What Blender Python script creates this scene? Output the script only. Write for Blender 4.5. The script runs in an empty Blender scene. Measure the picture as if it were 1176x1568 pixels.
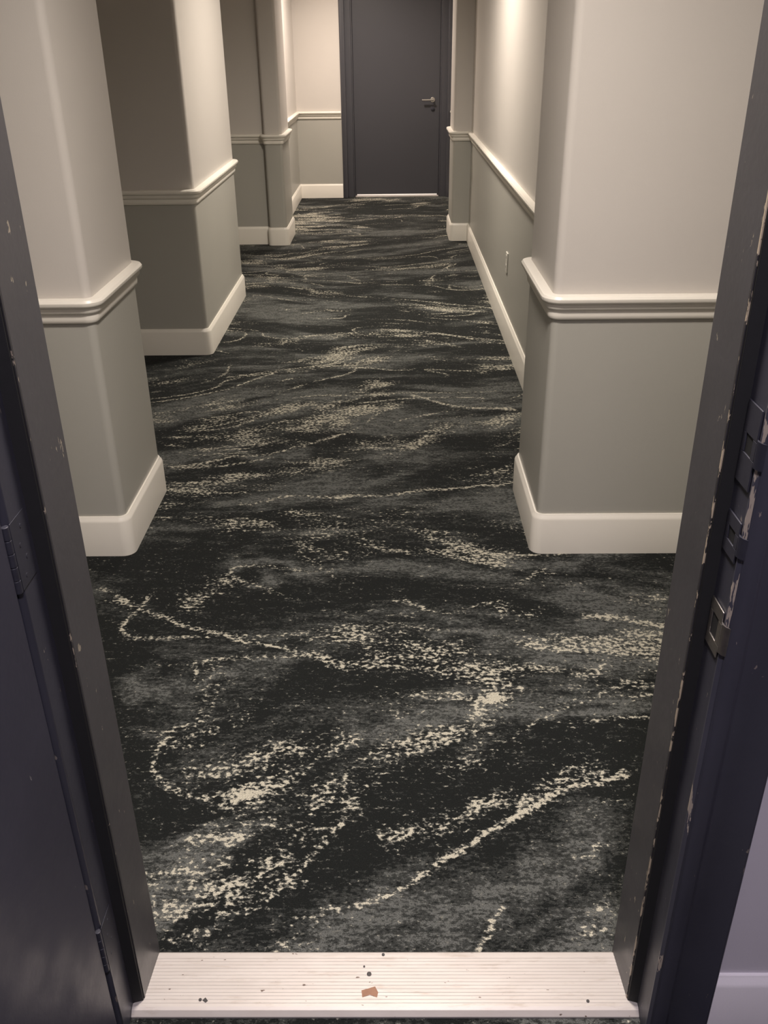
import bpy, bmesh, math, numpy as np
from mathutils import Matrix, Vector

scene = bpy.context.scene
scene.view_settings.view_transform = 'Standard'
scene.view_settings.look = 'None'

# ------------------------------------------------------------------ materials
def new_mat(name):
    m = bpy.data.materials.new(name); m.use_nodes = True
    nt = m.node_tree
    b = nt.nodes['Principled BSDF']
    return m, nt, b
def N(nt, t, **kw):
    n = nt.nodes.new(t)
    for k, v in kw.items(): setattr(n, k, v)
    return n
def L(nt, a, b): nt.links.new(a, b)
def math_n(nt, op, a, b=None, clamp=False):
    n = N(nt, 'ShaderNodeMath', operation=op); n.use_clamp = clamp
    for i, v in enumerate((a, b)):
        if v is None: continue
        if isinstance(v, (int, float)): n.inputs[i].default_value = v
        else: L(nt, v, n.inputs[i])
    return n.outputs[0]
def maprange(nt, v, a, b, c=0.0, d=1.0):
    n = N(nt, 'ShaderNodeMapRange'); n.interpolation_type = 'SMOOTHSTEP'
    L(nt, v, n.inputs[0])
    for i, x in enumerate((a, b, c, d)): n.inputs[i+1].default_value = x
    return n.outputs[0]
def mixc(nt, f, a, b):
    n = N(nt, 'ShaderNodeMix', data_type='RGBA')
    if isinstance(f, (int, float)): n.inputs[0].default_value = f
    else: L(nt, f, n.inputs[0])
    for i, v in ((6, a), (7, b)):
        if isinstance(v, tuple): n.inputs[i].default_value = (*v, 1) if len(v) == 3 else v
        else: L(nt, v, n.inputs[i])
    return n.outputs[2]
def noise(nt, vec, scale, detail=2, rough=.5):
    n = N(nt, 'ShaderNodeTexNoise'); n.inputs['Scale'].default_value = scale
    n.inputs['Detail'].default_value = detail; n.inputs['Roughness'].default_value = rough
    L(nt, vec, n.inputs['Vector']); return n.outputs['Fac']
def objco(nt):
    return N(nt, 'ShaderNodeTexCoord').outputs['Object']
def mapping(nt, vec, scale, rotz=0):
    n = N(nt, 'ShaderNodeMapping'); n.inputs['Scale'].default_value = scale
    n.inputs['Rotation'].default_value = (0, 0, rotz)
    L(nt, vec, n.inputs['Vector']); return n.outputs[0]
def bump(nt, b, h, strength, dist):
    n = N(nt, 'ShaderNodeBump'); n.inputs['Strength'].default_value = strength
    n.inputs['Distance'].default_value = dist
    L(nt, h, n.inputs['Height']); L(nt, n.outputs[0], b.inputs['Normal'])

def paint(name, col, rough=.5, col2=None, split=.875, bumps=.15):
    m, nt, b = new_mat(name); co = objco(nt)
    big = noise(nt, co, 1.7, 3)
    c = mixc(nt, big, tuple(x*.95 for x in col), tuple(min(1, x*1.05) for x in col))
    if col2:
        s = N(nt, 'ShaderNodeSeparateXYZ'); L(nt, co, s.inputs[0])
        f = maprange(nt, s.outputs[2], split-.002, split+.002)
        c2 = mixc(nt, big, tuple(x*.96 for x in col2), tuple(min(1, x*1.04) for x in col2))
        c = mixc(nt, f, c, c2)
    L(nt, c, b.inputs['Base Color']); b.inputs['Roughness'].default_value = rough
    bump(nt, b, noise(nt, co, 260, 2), bumps, .001)
    return m

M_wall = paint('wall_paint_twotone', (.395, .383, .342), .38, (.56, .525, .485))
M_trim = paint('trim_paint_cream', (.79, .75, .67), .33, bumps=.05)
M_unit = paint('unit_wall_lavender', (.55, .52, .57), .6)
M_unit_trim = paint('unit_trim', (.80, .76, .79), .4)
M_ceil = paint('ceiling_white', (.80, .78, .75), .8)
M_fardoor = paint('far_door_paint', (.050, .050, .058), .4, bumps=.1)

def dark_paint(name, col, chip, amount, rough=.38, stretch=.35):
    m, nt, b = new_mat(name); co = objco(nt)
    n1 = noise(nt, mapping(nt, co, (1, 1, stretch)), 55, 4, .65)
    n2 = noise(nt, co, 6, 2)
    v = math_n(nt, 'ADD', n1, math_n(nt, 'MULTIPLY', n2, .25))
    f = maprange(nt, v, amount, amount+.02)
    big = noise(nt, co, 3, 3)
    c = mixc(nt, big, tuple(x*.82 for x in col), tuple(x*1.18 for x in col))
    c = mixc(nt, f, c, chip)
    L(nt, c, b.inputs['Base Color'])
    L(nt, maprange(nt, noise(nt, co, 9, 4), .3, .7, rough-.06, rough+.12), b.inputs['Roughness'])
    bump(nt, b, math_n(nt, 'SUBTRACT', noise(nt, co, 90, 3), f), .25, .001)
    return m
M_frame = dark_paint('frame_paint_grey', (.070, .067, .070), (.30, .26, .20), .80)
M_casing = dark_paint('frame_paint_navy', (.040, .040, .055), (.20, .17, .15), .81)
M_leaf = dark_paint('door_leaf_navy', (.036, .035, .053), (.15, .14, .15), .84, .45)
M_chip = dark_paint('worn_edge', (.035, .033, .035), (.46, .38, .28), .635)
M_chipL = dark_paint('worn_edge_light_wear', (.035, .033, .035), (.30, .25, .20), .70)
M_chip2 = dark_paint('worn_corner', (.06, .06, .08), (.40, .34, .28), .71, stretch=.2)

def simple(name, col, rough=.5, metal=0, sc=80):
    m, nt, b = new_mat(name); co = objco(nt)
    c = mixc(nt, noise(nt, co, sc, 3), tuple(x*.75 for x in col), tuple(min(1, x*1.2) for x in col))
    L(nt, c, b.inputs['Base Color'])
    b.inputs['Roughness'].default_value = rough; b.inputs['Metallic'].default_value = metal
    return m
M_black = simple('black_gasket', (.008, .008, .009), .7)
M_steel = simple('worn_steel', (.45, .42, .40), .35, 1)
M_darksteel = simple('painted_hinge', (.030, .030, .042), .45)
M_nickel = simple('satin_nickel', (.62, .59, .55), .28, 1)
M_plate = simple('outlet_plastic', (.60, .58, .52), .4)
M_slot = simple('outlet_slot', (.03, .03, .03), .5)
M_rust = simple('rust_chip', (.30, .16, .10), .8)
M_screw = simple('dark_screw', (.03, .025, .025), .5)

def thr_mat():
    m, nt, b = new_mat('threshold_worn_metal'); co = objco(nt)
    big = noise(nt, mapping(nt, co, (1, 5, 1)), 9, 4, .6)
    c = mixc(nt, big, (.50, .45, .41), (.64, .595, .555))
    dirt = maprange(nt, noise(nt, mapping(nt, co, (.7, 4, 1)), 16, 4, .7), .54, .74, 0, .45)
    c = mixc(nt, dirt, c, (.36, .29, .23))
    sp = maprange(nt, noise(nt, mapping(nt, co, (.5, 1, 1)), 75, 3, .6), .68, .72)
    c = mixc(nt, sp, c, (.14, .10, .08))
    L(nt, c, b.inputs['Base Color']); b.inputs['Roughness'].default_value = .38
    b.inputs['Metallic'].default_value = .3
    return m
M_thr = thr_mat()

def carpet():
    m, nt, b = new_mat('marbled_carpet'); co = objco(nt)
    a1 = N(nt, 'ShaderNodeAttribute', attribute_name='dens').outputs['Fac']
    a2 = N(nt, 'ShaderNodeAttribute', attribute_name='patch').outputs['Fac']
    fine = noise(nt, mapping(nt, co, (.72, 1, 1)), 96, 2, .6)
    fine2 = noise(nt, mapping(nt, co, (.65, 1, 1)), 120, 3, .7)
    mid = noise(nt, mapping(nt, co, (.36, 1, 1), .12), 38, 4, .7)
    pile = noise(nt, co, 420, 2, .6)
    pv = math_n(nt, 'ADD', a2, math_n(nt, 'MULTIPLY', math_n(nt, 'SUBTRACT', mid, .5), 1.7))
    pv = math_n(nt, 'ADD', pv, math_n(nt, 'MULTIPLY', math_n(nt, 'SUBTRACT', fine2, .5), 2.3))
    c = mixc(nt, maprange(nt, pv, .18, .42), (.0090, .0102, .0096), (.030, .0318, .0295))
    c = mixc(nt, maprange(nt, pv, .55, .95), c, (.096, .099, .092))
    sv = math_n(nt, 'ADD', math_n(nt, 'MULTIPLY', fine, .72), math_n(nt, 'MULTIPLY', mid, .28))
    sv = math_n(nt, 'ADD', sv, math_n(nt, 'MULTIPLY', a1, .25))
    c = mixc(nt, maprange(nt, sv, .60, .65, 0, .75), c, (.130, .129, .112))
    c = mixc(nt, maprange(nt, sv, .655, .705), c, (.42, .395, .315))
    pl = maprange(nt, pile, .3, .7, .6, 1.35)
    mm = N(nt, 'ShaderNodeVectorMath', operation='SCALE'); L(nt, c, mm.inputs[0]); L(nt, pl, mm.inputs['Scale'])
    L(nt, mm.outputs[0], b.inputs['Base Color'])
    b.inputs['Roughness'].default_value = .95
    b.inputs['Specular IOR Level'].default_value = .1
    b.inputs['Sheen Weight'].default_value = .03
    bump(nt, b, pile, .5, .003)
    return m
M_carpet = carpet()

# ------------------------------------------------------------------ mesh helpers
def finish(me, ang=35):
    bm = bmesh.new(); bm.from_mesh(me)
    bmesh.ops.recalc_face_normals(bm, faces=bm.faces)
    for f in bm.faces: f.smooth = True
    for e in bm.edges:
        if len(e.link_faces) == 2 and e.calc_face_angle(0) > math.radians(ang): e.smooth = False
    bm.to_mesh(me); bm.free()
def obj(name, verts, faces, mat, parent=None, bevel=0, ang=35):
    me = bpy.data.meshes.new(name); me.from_pydata(verts, [], faces); me.update()
    finish(me, ang)
    o = bpy.data.objects.new(name, me); scene.collection.objects.link(o)
    me.materials.append(mat)
    if parent: o.parent = parent
    if bevel:
        md = o.modifiers.new('bevel', 'BEVEL'); md.width = bevel; md.segments = 3; md.limit_method = 'ANGLE'
    return o
def boxes(name, bl, mat, parent=None, bevel=0):
    v, f = [], []
    for x0, x1, y0, y1, z0, z1 in bl:
        k = len(v)
        v += [(x0,y0,z0),(x1,y0,z0),(x1,y1,z0),(x0,y1,z0),(x0,y0,z1),(x1,y0,z1),(x1,y1,z1),(x0,y1,z1)]
        f += [tuple(k+i for i in q) for q in ((0,3,2,1),(4,5,6,7),(0,1,5,4),(1,2,6,5),(2,3,7,6),(3,0,4,7))]
    return obj(name, v, f, mat, parent, bevel)
def prism(name, pts, z0, z1, mat, parent=None, bevel=0):
    n = len(pts)
    v = [(x, y, z0) for x, y in pts] + [(x, y, z1) for x, y in pts]
    f = [tuple(range(n))[::-1], tuple(range(n, 2*n))] + [(i, (i+1) % n, n+(i+1) % n, n+i) for i in range(n)]
    return obj(name, v, f, mat, parent, bevel)
def rounded(pts, closed=False, seg=6):
    """pts: (x,y,r)"""
    out = []; n = len(pts)
    for i, (x, y, r) in enumerate(pts):
        if r <= 0 or (not closed and i in (0, n-1)): out.append((x, y)); continue
        p = Vector((x, y)); a = Vector(pts[i-1][:2]); c = Vector(pts[(i+1) % n][:2])
        d1 = (a-p).normalized(); d2 = (c-p).normalized()
        cen = p + (d1+d2)*r; s = p+d1*r; e = p+d2*r
        a0 = math.atan2(*(s-cen).yx); a1 = math.atan2(*(e-cen).yx)
        da = (a1-a0+math.pi) % (2*math.pi)-math.pi
        for k in range(seg+1):
            t = a0+da*k/seg; out.append((cen.x+r*math.cos(t), cen.y+r*math.sin(t)))
    return out
def sweep_mesh(path, prof, side, v, f):
    n = len(path); m = len(prof); k = len(v); P = [Vector(p) for p in path]
    def nrm(a, b):
        d = (b-a).normalized(); return Vector((-d.y, d.x))*side
    for i in range(n):
        if i == 0: o = nrm(P[0], P[1])
        elif i == n-1: o = nrm(P[-2], P[-1])
        else:
            n1 = nrm(P[i-1], P[i]); n2 = nrm(P[i], P[i+1]); o = (n1+n2)/(1+n1.dot(n2))
        for (q, z) in prof: v.append((P[i].x+o.x*q, P[i].y+o.y*q, z))
    for i in range(n-1):
        for j in range(m):
            a = k+i*m+j; b = k+i*m+(j+1) % m
            f.append((a, b, b+m, a+m))
    f.append(tuple(k+j for j in range(m))); f.append(tuple(k+(n-1)*m+j for j in range(m))[::-1])
def sweeps(name, paths, prof, side, mat, ang=35):
    v, f = [], []
    for p in paths: sweep_mesh(rounded(p), prof, side, v, f)
    return obj(name, v, f, mat, ang=ang)
def empty(name, loc=(0, 0, 0)):
    e = bpy.data.objects.new(name, None); scene.collection.objects.link(e); e.location = loc; return e

H = 2.7
# ------------------------------------------------------------------ shell
R = .026
prism('column', rounded([(-2.05,2.80,0),(-.937,2.80,R),(-.937,3.33,R),(-2.05,3.33,0)], True), 0, H, M_wall)
prism('column.001', rounded([(-2.05,5.12,0),(-1.062,5.12,R),(-1.062,6.50,R),(-2.05,6.50,0)], True), 0, H, M_wall)
prism('column.002', rounded([(-2.05,8.34,0),(-1.08,8.34,0),(-1.08,8.28,R*.9),(-.925,8.28,R),(-.925,8.85,R),(-1.05,8.85,0),(-1.05,11.0,0),(-2.05,11.0,0)], True), 0, H, M_wall)
prism('column.003', rounded([(.50,2.80,R),(2.0,2.80,0),(2.0,3.33,0),(.50,3.33,R)], True), 0, H, M_wall)
prism('column.004', rounded([(.535,8.42,R),(.70,8.42,0),(.70,8.90,0),(.535,8.90,R)], True), 0, H, M_wall)
boxes('wall_left', [(-2.15,-2.05,1.19,11.2,0,H)], M_wall)
boxes('wall_right', [(.69,.80,3.33,11.0,0,H), (2.0,2.1,1.19,3.33,0,H)], M_wall)
boxes('wall_back', [(-1.10,-.55,11.0,11.2,0,H), (.68,.80,11.0,11.2,0,H), (-.55,.68,11.0,11.2,2.17,H),
                    (-1.1,.8,12.4,12.5,0,H),(-1.1,-1.0,11.2,12.4,0,H),(.7,.8,11.2,12.4,0,H)], M_wall)
boxes('wall_front', [(-2.15,-.53,1.12,1.19,0,H), (.50,2.1,1.12,1.19,0,H), (-.53,.50,1.12,1.19,2.16,H)], M_wall)
boxes('wall_unit', [(-1.6,-.53,1.05,1.12,0,H), (.50,1.5,1.05,1.12,0,H), (-.53,.50,1.05,1.12,2.16,H),
                    (-1.7,-1.6,-1.6,1.12,0,H), (1.5,1.6,-1.6,1.12,0,H), (-1.7,1.6,-1.7,-1.6,0,H)], M_unit)
boxes('ceiling', [(-2.2,2.15,-1.7,12.5,H,H+.1)], M_ceil)

base = [(-.006,0),(.016,0),(.016,.132),(.0135,.140),(.008,.147),(.006,.152),(-.006,.152)]
rail = [(-.006,.838),(.007,.838),(.011,.843),(.012,.852),(.012,.866),(.018,.870),(.022,.876),(.024,.888),
        (.031,.892),(.035,.899),(.035,.907),(.030,.914),(.022,.916),(-.006,.916)]
r = .026
pl1 = [(-2.05,2.80,0),(-.937,2.80,r),(-.937,3.33,r),(-2.05,3.33,0),(-2.05,5.12,0),(-1.062,5.12,r),(-1.062,6.50,r),
       (-2.05,6.50,0),(-2.05,8.34,0),(-1.08,8.34,0),(-1.08,8.28,r*.9),(-.925,8.28,r),(-.925,8.85,r),(-1.05,8.85,0),(-1.05,11.0,0),(-.555,11.0,0)]
pr1 = [(2.0,2.80,0),(.50,2.80,r),(.50,3.33,r),(.69,3.33,0),(.69,8.42,0),(.535,8.42,r),(.535,8.90,r),(.69,8.90,0),(.69,11.0,0)]
sweeps('baseboard_left', [pl1], base, -1, M_trim)
sweeps('baseboard_right', [pr1], base, 1, M_trim)
sweeps('trim_1', [pl1], rail, -1, M_trim)
sweeps('trim_2', [pr1], rail, 1, M_trim)
sweeps('baseboard_front', [[(.562,1.05,0),(1.5,1.05,0)]], base, -1, M_unit_trim)

# ------------------------------------------------------------------ entry frame
fr = empty('entry_door_frame')
def jamb(nm, s, a, b, c, d, mc):
    S = lambda pts: [(s*x, y) for x, y in pts]
    prism(nm+'_stop', S([(a,1.20),(b,1.100),(c+.001,1.100),(c+.001,1.118),(.535 if s<0 else .51,1.118),(.535 if s<0 else .51,1.20)]), 0, 2.16, M_frame, fr, .003)
    prism(nm+'_casing', S([(c,1.100),(c,1.03),(c+.006,1.024),(c+.030,1.024),(c+.036,1.028),(d-.012,1.028),(d-.004,1.026),(d,1.032),(d,1.05),(c+.04,1.05),(c+.04,1.100)]), 0, 2.20, M_casing, fr, .002)
    prism(nm+'_gasket', S([(b+.001,1.0995),(b+.001,1.092),(c+.002,1.086),(c+.002,1.0995)]), .012, 2.15, M_black, fr, .001)
    prism(nm+'_worn_edge', S([(b-.0008,1.1002),(b-.0008,1.0965),(b+.0025,1.0965),(b+.0025,1.1002)]), .012, 2.15, mc, fr)
    if s > 0: prism(nm+'_worn_corner', S([(c-.0006,1.034),(c-.0006,1.0305),(c+.004,1.0255),(c+.006,1.029)]), .0, 2.15, M_chip2, fr)
jamb('jamb_strike_side', 1, .429, .434, .452, .562, M_chip)
jamb('jamb_hinge_side', -1, .470, .4765, .496, .60, M_chipL)
boxes('head', [(-.496,.452,1.024,1.20,2.13,2.20)], M_frame, fr, .003)
def strike(nm, z, hgt, hole):
    x = .4515
    mt = M_steel if hole > .03 else M_darksteel
    boxes(nm+'_plate', [(x-.0025,x,1.036,1.082,z-hgt/2,z-hole/2),(x-.0025,x,1.036,1.082,z+hole/2,z+hgt/2),
                        (x-.0025,x,1.036,1.048,z-hole/2,z+hole/2),(x-.0025,x,1.072,1.082,z-hole/2,z+hole/2)], mt, fr, .0008)
    boxes(nm+'_hole', [(x-.0008,x,1.048,1.072,z-hole/2,z+hole/2)], M_black, fr)
    prf = [(x-.002,1.036),(x-.004,1.030),(x-.001,1.022),(x+.004,1.018),(x+.003,1.020),(x-.001,1.026),(x-.001,1.036)]
    prism(nm+'_lip', prf, z-hole/2-.005, z+hole/2+.005, mt, fr)
strike('strike_latch', .885, .075, .036)
strike('strike_bolt', 1.16, .11, .026)
strike('strike_guard', 1.03, .06, .02)

def cyl(v, f, c, ax, rad, ln, n=20):
    k = len(v); c = Vector(c); ax = Vector(ax).normalized()
    u = ax.orthogonal().normalized(); w = ax.cross(u)
    for t in (0, 1):
        for i in range(n):
            a = 2*math.pi*i/n
            v.append(tuple(c+ax*ln*t+(u*math.cos(a)+w*math.sin(a))*rad))
    f.append(tuple(k+i for i in range(n))[::-1]); f.append(tuple(k+n+i for i in range(n)))
    for i in range(n): f.append((k+i, k+(i+1) % n, k+n+(i+1) % n, k+n+i))
def cylo(name, items, mat, parent=None, bevel=0):
    v, f = [], []
    for it in items: cyl(v, f, *it)
    return obj(name, v, f, mat, parent, bevel)

ed = empty('entry_door')
ang = math.radians(4)
hx, hy = -.4985, 1.018
def rot(x, y):
    ca, sa = math.cos(-ang), math.sin(-ang)
    return (hx + x*ca - y*sa, hy + x*sa + y*ca)
leaf = [rot(0,-.004), rot(0,-.91), rot(-.045,-.91), rot(-.045,-.004)]
prism('leaf', leaf, .012, 2.12, M_leaf, ed, .003)
kn = []
for i, z in enumerate((.25, 1.02, 1.85)):
    for j in range(5):
        kn.append(((hx-.001, hy+.003, z-.050+j*.0202), (0,0,1), .0055, .0195))
cylo('hinge_knuckles', kn, M_darksteel, ed, .001)
boxes('hinge_plates', [(-.4958,-.4948,1.026,1.075,z-.050,z+.050) for z in (.25,1.02,1.85)], M_darksteel, ed, .0004)
cylo('hinge_screws', [((-.4950,1.045+.012*(k%2),z-.036+.023*k),(1,0,0),.0030,.0007) for z in (.25,1.02,1.85) for k in range(4)], M_darksteel, ed)
hv = rot(0, -.845)
cylo('knob_rosette', [((hv[0],hv[1],.93),(1,0,0),.028,.008), ((hv[0],hv[1],.93),(1,0,0),.011,.05)], M_nickel, ed, .002)

# ------------------------------------------------------------------ threshold
tv, tf = [], []
prof = [(1.066,0),(1.066,.004),(1.074,.012)]
y = 1.080
while y < 1.186:
    prof += [(y,.0143),(y+.0048,.0143),(y+.0053,.0137),(y+.0066,.0137)]
    y += .0072
prof += [(1.193,.0135),(1.200,.006),(1.200,0)]
def edge(y, s):
    t = min(max((y-1.10)/.10, 0), 1)
    if s > 0: return (.434-.005*t) if y > 1.0995 else .4515
    return -(.4765-.0065*t) if y > 1.0995 else -.4955
n = len(prof)
for s in (-1, 1):
    for (yy, z) in prof: tv.append((edge(yy, s), yy, z))
tf = [tuple(range(n)), tuple(range(n, 2*n))[::-1]] + [(i, (i+1) % n, n+(i+1) % n, n+i) for i in range(n)]
th = empty('door_threshold')
obj('saddle', tv, tf, M_thr, th, 0, 20)
cylo('screws', [((x,yy,.0143),(0,0,1),rr,.0012) for x, yy, rr in ((-.052,1.146,.0045),(-.025,1.188,.003),(-.062,1.162,.002),(-.37,1.093,.003),(.36,1.09,.003))], M_screw, th)
chip = [(-.066,1.112),(-.040,1.120),(-.034,1.108),(-.036,1.098),(-.050,1.103),(-.064,1.098)]
prism('rust_chip', chip, .0143, .0147, M_rust, th)
prism('dark_chips', [(-.366,1.092),(-.361,1.098),(-.355,1.091),(-.359,1.087)], .0143, .0146, M_screw, th)

# ------------------------------------------------------------------ far door
ff = empty('corridor_door_frame')
def fj(nm, x0, x1):
    s = 1 if x1 > x0 else -1
    pts = [(x0,11.0),(x0,10.982),(x0+s*.006,10.978),(x0+s*.05,10.978),(x0+s*.056,10.984),(x0+s*.056,11.03),(x1-s*.016,11.03),(x1-s*.016,11.06),(x1,11.06),(x1,11.19),(x0,11.19)]
    prism(nm, pts, 0, 2.17, M_fardoor, ff, .002)
fj('jamb_1', -.55, -.415); fj('jamb_2', .68, .545)
boxes('head', [(-.55,.68,10.978,11.19,2.11,2.17)], M_fardoor, ff, .002)
boxes('stops', [(-.415,-.40,11.118,11.14,0,2.11),(.53,.545,11.118,11.14,0,2.11),(-.415,.545,11.118,11.14,2.095,2.11)], M_fardoor, ff)
cd = empty('door_1')
boxes('leaf', [(-.413,.543,11.072,11.117,.028,2.10)], M_fardoor, cd, .003)
cylo('lever_handle', [((.465,11.072,1.02),(0,-1,0),.026,.009), ((.465,11.066,1.02),(0,-1,0),.010,.05),
                      ((.475,11.018,1.02),(-1,0,0),.0095,.13)], M_nickel, cd, .002)
cylo('lock_cylinder', [((.465,11.072,.93),(0,-1,0),.024,.010), ((.465,11.064,.93),(0,-1,0),.012,.014)], M_darksteel, cd, .002)
boxes('corridor_door_saddle', [(-.415,.545,11.03,11.19,0,.008)], M_thr, None, .002)

# ------------------------------------------------------------------ outlet
ou = empty('power_outlet')
boxes('plate', [(.683,.690,5.465,5.535,.375,.49)], M_plate, ou, .002)
boxes('sockets', [(.6815,.684,5.483,5.517,.388,.422),(.6815,.684,5.483,5.517,.443,.477)], M_plate, ou, .001)
boxes('slots', [(.681,.6818,5.491,5.493,.4,.412),(.681,.6818,5.507,5.509,.4,.412),(.681,.6818,5.491,5.493,.455,.467),(.681,.6818,5.507,5.509,.455,.467)], M_slot, ou)

# ------------------------------------------------------------------ carpet floor
def vnoise(x, y, seed):
    rs = np.random.RandomState(seed); g = rs.rand(256, 256)
    xi = np.floor(x).astype(int); yi = np.floor(y).astype(int)
    fx = x-xi; fy = y-yi; fx = fx*fx*(3-2*fx); fy = fy*fy*(3-2*fy)
    a = g[xi % 256, yi % 256]; b = g[(xi+1) % 256, yi % 256]; c = g[xi % 256, (yi+1) % 256]; d = g[(xi+1) % 256, (yi+1) % 256]
    return (a*(1-fx)+b*fx)*(1-fy)+(c*(1-fx)+d*fx)*fy
def fbm(x, y, seed, o=4):
    s = 0; a = 1; t = 0
    for i in range(o):
        s = s+a*vnoise(x*2**i+17*i, y*2**i+31*i, seed+i); t += a; a *= .6
    return s/t
st = .010
xs = np.arange(-2.1, 2.10, st); ys = np.arange(-1.65, 12.45, st)
X, Y = np.meshgrid(xs, ys)
tilt = np.interp(Y, [0, 1.9, 2.15, 2.7, 3.3, 4.0, 5.0, 6.5, 8, 12], [.34, .34, -.18, -.18, .10, .22, .02, -.10, .08, 0])
W = Y - tilt*X + .10*np.sin(1.7*X+1.1*Y) + .55*(fbm(X*1.1, Y*.9, 50, 2)-.5)
Wx = X + .25*(fbm(X*1.5+7, Y*1.5, 55, 2)-.5)
patch = .55*fbm(Wx*2.0+3, W*8.0, 11, 4) + .45*fbm(Wx*1.2+3, W*3.2, 31, 3)
patch = np.clip((patch-.45)*5.0, -.15, .80)
W2 = Y - tilt*X + .12*np.sin(1.3*X+2.0*Y+1) + .55*(fbm(X*1.1, Y*.9, 70, 2)-.5)
dn = .65*fbm(Wx*3.4+9, W2*12.0, 23, 4) + .35*fbm(Wx*1.3+2, W2*3.0, 43, 2)
dens = np.clip((dn-.51)*4.2, 0, .65)
gap = np.clip((fbm(X*2.6, Y*5, 123, 2)-.42)*5, 0, 1)
for sd, fx_, fy_, lvs in ((91, .8, 2.4, (.45, .56)), (191, 1.2, 3.6, (.50,))):
    vn = fbm(Wx*fx_+5, W2*fy_, sd, 2)
    gy, gx = np.gradient(vn, st)
    gm = np.hypot(gx, gy)+.05
    for lv in lvs:
        dist = np.abs(vn-lv)/gm
        dens = np.maximum(dens, np.exp(-(dist/.010)**2)*gap*.72)
JX = (fbm(X*7, Y*7, 300, 3)-.5)
MOD = .55+.9*np.clip((fbm(X*11, Y*20, 400, 2)-.3)*1.6, 0, 1)
def stroke(pts, wid, amp, field, jit=.02, mod=0):
    d = np.full(X.shape, 9.)
    for (x0, y0), (x1, y1) in zip(pts[:-1], pts[1:]):
        dx, dy = x1-x0, y1-y0; t = np.clip(((X-x0)*dx+(Y-y0)*dy)/(dx*dx+dy*dy+1e-9), 0, 1)
        d = np.minimum(d, np.hypot(X-x0-t*dx, (Y-y0-t*dy)+JX*jit*2))
    s = amp*np.exp(-(d/wid)**2)
    if mod: s = s*(1+mod*(MOD-1))
    return np.maximum(field, s)
V = [
 ([(-.24,1.21),(-.117,1.30),(.02,1.36),(.138,1.457),(.27,1.55),(.386,1.636),(.57,1.69)], .012, .92),
 ([(-.985,2.566),(-.85,2.47),(-.605,2.32),(-.36,2.24),(-.164,2.17),(.03,2.13)], .012, .9),
 ([(0,2.475),(.18,2.44),(.34,2.50),(.52,2.69)], .012, .85),
 ([(.09,2.18),(.24,2.09),(.36,2.03)], .012, .85),
 ([(-.6,3.20),(-.4,3.24),(-.11,3.25),(.26,3.32),(.5,3.36)], .014, .85),
 ([(-.9,3.55),(-.49,3.70),(-.185,3.93),(0,4.28)], .014, .8),
 ([(.6,2.40),(.9,2.33)], .016, .85),
 ([(-.65,2.95),(-.3,3.0),(-.05,2.88)], .011, .6),
 ([(.2,1.80),(.45,1.93),(.7,2.1)], .012, .65),
 ([(-.50,1.28),(-.36,1.34),(-.2,1.37)], .012, .65),
 ([(.1,4.4),(.3,4.25),(.6,4.2)], .016, .85),
 ([(-.9,4.7),(-.4,4.9),(.1,4.8)], .016, .7),
]
C = [
 ([(-.40,1.60),(-.33,1.64)], .040, .92), ([(-.50,1.33),(-.38,1.38),(-.25,1.42)], .037, .66),
 ([(-.48,1.46),(-.30,1.54)], .037, .58), ([(-.50,1.70),(-.33,1.78),(-.12,1.84)], .045, .58),
 ([(.22,1.94),(.28,1.97)], .042, 1.02), ([(-.02,1.53),(.28,1.62)], .033, .66), ([(.30,1.60),(.42,1.68),(.5,1.72)], .035, .62),
 ([(-.66,2.48),(-.58,2.60)], .05, .68), ([(.10,2.22),(.33,2.14)], .045, .56), ([(-.42,3.46),(-.25,3.52)], .055, .65),
 ([(.08,3.75),(.16,3.85)], .045, .65), ([(-.45,1.26),(-.30,1.32)], .028, .55), ([(.40,1.24),(.44,1.30)], .03, .72),
 ([(.40,1.46),(.47,1.48)], .018, .78), ([(-.25,1.22),(-.12,1.26)], .03, .55), ([(-.3,2.78),(-.1,2.82)], .04, .55),
 ([(.45,1.95),(.6,2.15)], .05, .48), ([(-.25,4.9),(-.05,5.0)], .06, .62), ([(-.95,4.0),(-.8,4.1)], .05, .65), ([(-.8,5.3),(-.6,5.4)], .06, .55),
 ([(.35,2.46),(.42,2.42)], .045, .68), ([(-.15,5.5),(0,5.55)], .06, .7), ([(-.35,2.95),(.1,3.05)], .05, .5),
 ([(-.22,1.50),(-.10,1.62)], .035, .5), ([(.12,1.72),(.30,1.82)], .04, .5),
]
for p, wd, am in V: dens = stroke(p, wd, am, dens, .035, .55)
for p, wd, am in C: dens = stroke(p, wd, am, dens, .08, 1)
P = [([(.05,1.24),(.25,1.35),(.45,1.50)], .09, .76), ([(-.55,2.72),(-.2,2.68)], .06, .85), ([(-.75,2.10),(-.45,2.13)], .05, .8),
     ([(.15,2.28),(.45,2.24)], .05, .85), ([(.4,2.72),(.8,2.78)], .06, .8), ([(-.8,3.62),(-.4,3.66)], .06, .8), ([(-.1,1.9),(.1,1.95)], .05, .7)]
for p, wd, am in P: patch = stroke(p, wd, am, patch, .14)
D_ = [([(-.15,1.75),(.1,1.70)], .08), ([(-.1,1.42),(-.3,1.20)], .05), ([(-.3,2.0),(.0,2.05)], .05), ([(.3,1.75),(.4,1.80)], .05),
      ([(-.1,2.58),(.5,2.58)], .05), ([(-.4,3.05),(.3,3.05)], .06), ([(.15,1.38),(.40,1.50)], .05)]
for i, (p, wd) in enumerate(D_):
    k = stroke(p, wd, 1, np.zeros_like(X), .07); dens = dens*(1-.6*k)
    if i < 6: patch = patch*(1-.6*k)
ny, nx = X.shape
me = bpy.data.meshes.new('floor')
co = np.stack([X, Y, np.zeros_like(X)], -1).reshape(-1, 3)
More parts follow.
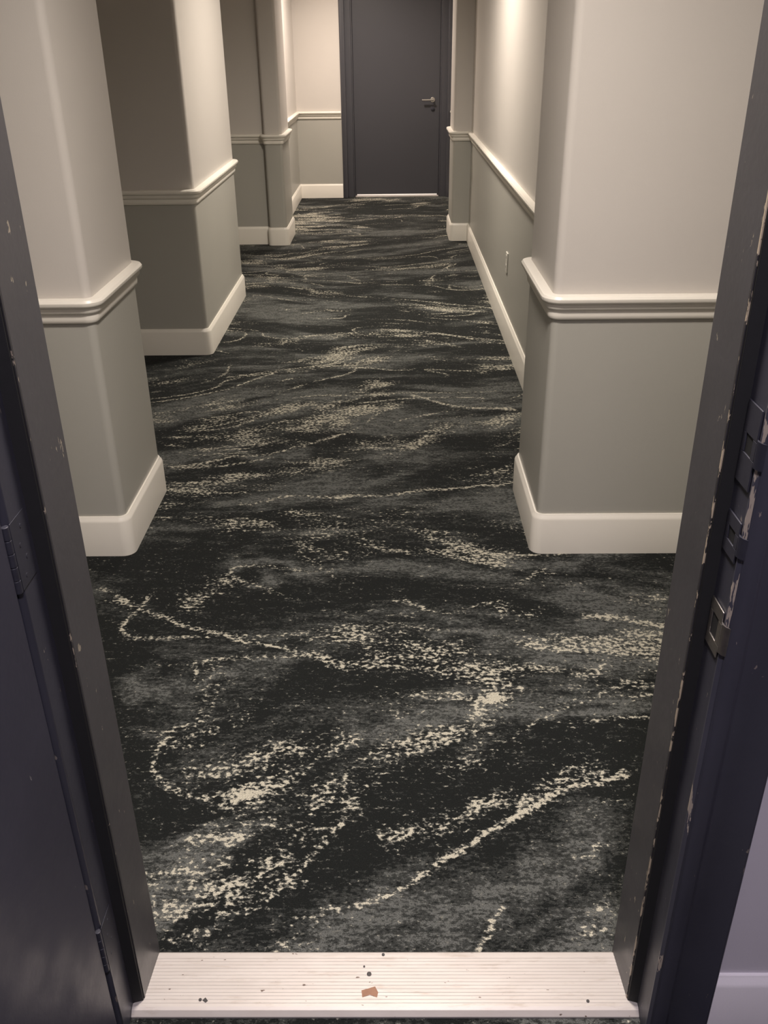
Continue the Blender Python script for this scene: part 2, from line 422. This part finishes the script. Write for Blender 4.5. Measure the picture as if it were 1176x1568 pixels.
idx = np.arange(ny*nx).reshape(ny, nx)
q = np.stack([idx[:-1,:-1], idx[:-1,1:], idx[1:,1:], idx[1:,:-1]], -1).reshape(-1, 4)
me.vertices.add(len(co)); me.vertices.foreach_set('co', co.astype(np.float32).ravel())
me.loops.add(q.size); me.loops.foreach_set('vertex_index', q.astype(np.int32).ravel())
me.polygons.add(len(q)); me.polygons.foreach_set('loop_start', np.arange(0, q.size, 4, dtype=np.int32))
me.update(calc_edges=True)
for nm, arr in (('dens', dens), ('patch', patch)):
    at = me.attributes.new(nm, 'FLOAT', 'POINT'); at.data.foreach_set('value', arr.astype(np.float32).ravel())
fo = bpy.data.objects.new('floor', me); scene.collection.objects.link(fo); me.materials.append(M_carpet)

# ------------------------------------------------------------------ lights
def emis(name, col, s):
    m, nt, b = new_mat(name); b.inputs['Emission Color'].default_value = (*col, 1); b.inputs['Emission Strength'].default_value = s; return m
M_lamp = emis('lamp_glow', (1, .85, .65), 4)
def downlight(x, y, e, col, size=125, rad=.09, z=H):
    r_ = empty('ceiling_downlight', (x, y, z))
    k = bpy.data.objects.new
    v, f = [], []; n = 32
    for ring, (rr, zz) in enumerate(((.075,-.002),(.095,-.006),(.10,0))):
        for i in range(n):
            a = 2*math.pi*i/n; v.append((rr*math.cos(a), rr*math.sin(a), zz))
    for ring in range(2):
        for i in range(n): f.append((ring*n+i, ring*n+(i+1)%n, (ring+1)*n+(i+1)%n, (ring+1)*n+i))
    obj('trim_ring', v, f, M_trim, r_)
    v = [(.075*math.cos(2*math.pi*i/n), .075*math.sin(2*math.pi*i/n), -.001) for i in range(n)]
    obj('lens', v, [tuple(range(n))], M_lamp, r_)
    l = bpy.data.lights.new('lamp', 'SPOT'); l.energy = e; l.color = col; l.spot_size = math.radians(size); l.spot_blend = 1; l.shadow_soft_size = rad
    o = k('lamp', l); scene.collection.objects.link(o); o.parent = r_; o.location = (0, 0, -.03)
warm = (1, .90, .79)
downlight(.0, 1.75, 335, (1, .905, .83), 160, .16)
downlight(.0, 5.9, 380, warm, 158, .14)
downlight(-.35, 9.7, 430, (1, .86, .75), 160, .14)
downlight(.1, -.1, 200, (.97, .89, 1.0), 145, .15)
l = bpy.data.lights.new('landing_lamp', 'AREA'); l.energy = 60; l.size = .5; l.color = (1, .9, .85)
o = bpy.data.objects.new('landing_lamp', l); scene.collection.objects.link(o); o.location = (0.06, 11.7, 1.6)
w_ = bpy.data.worlds.new('world'); scene.world = w_; w_.use_nodes = True
w_.node_tree.nodes['Background'].inputs[0].default_value = (.5, .45, .42, 1); w_.node_tree.nodes['Background'].inputs[1].default_value = .05

# ------------------------------------------------------------------ camera
cam = bpy.data.cameras.new('camera'); co_ = bpy.data.objects.new('camera', cam); scene.collection.objects.link(co_)
cam.sensor_fit = 'VERTICAL'; cam.sensor_height = 24; cam.lens = 24*1390/1568; cam.clip_start = .01
Rm = Matrix.Rotation(.0115, 4, 'Z') @ Matrix.Rotation(math.radians(90-27.5), 4, 'X') @ Matrix.Rotation(-.0112, 4, 'Z')
co_.matrix_world = Matrix.Translation((0, 0, 1.62)) @ Rm
scene.camera = co_
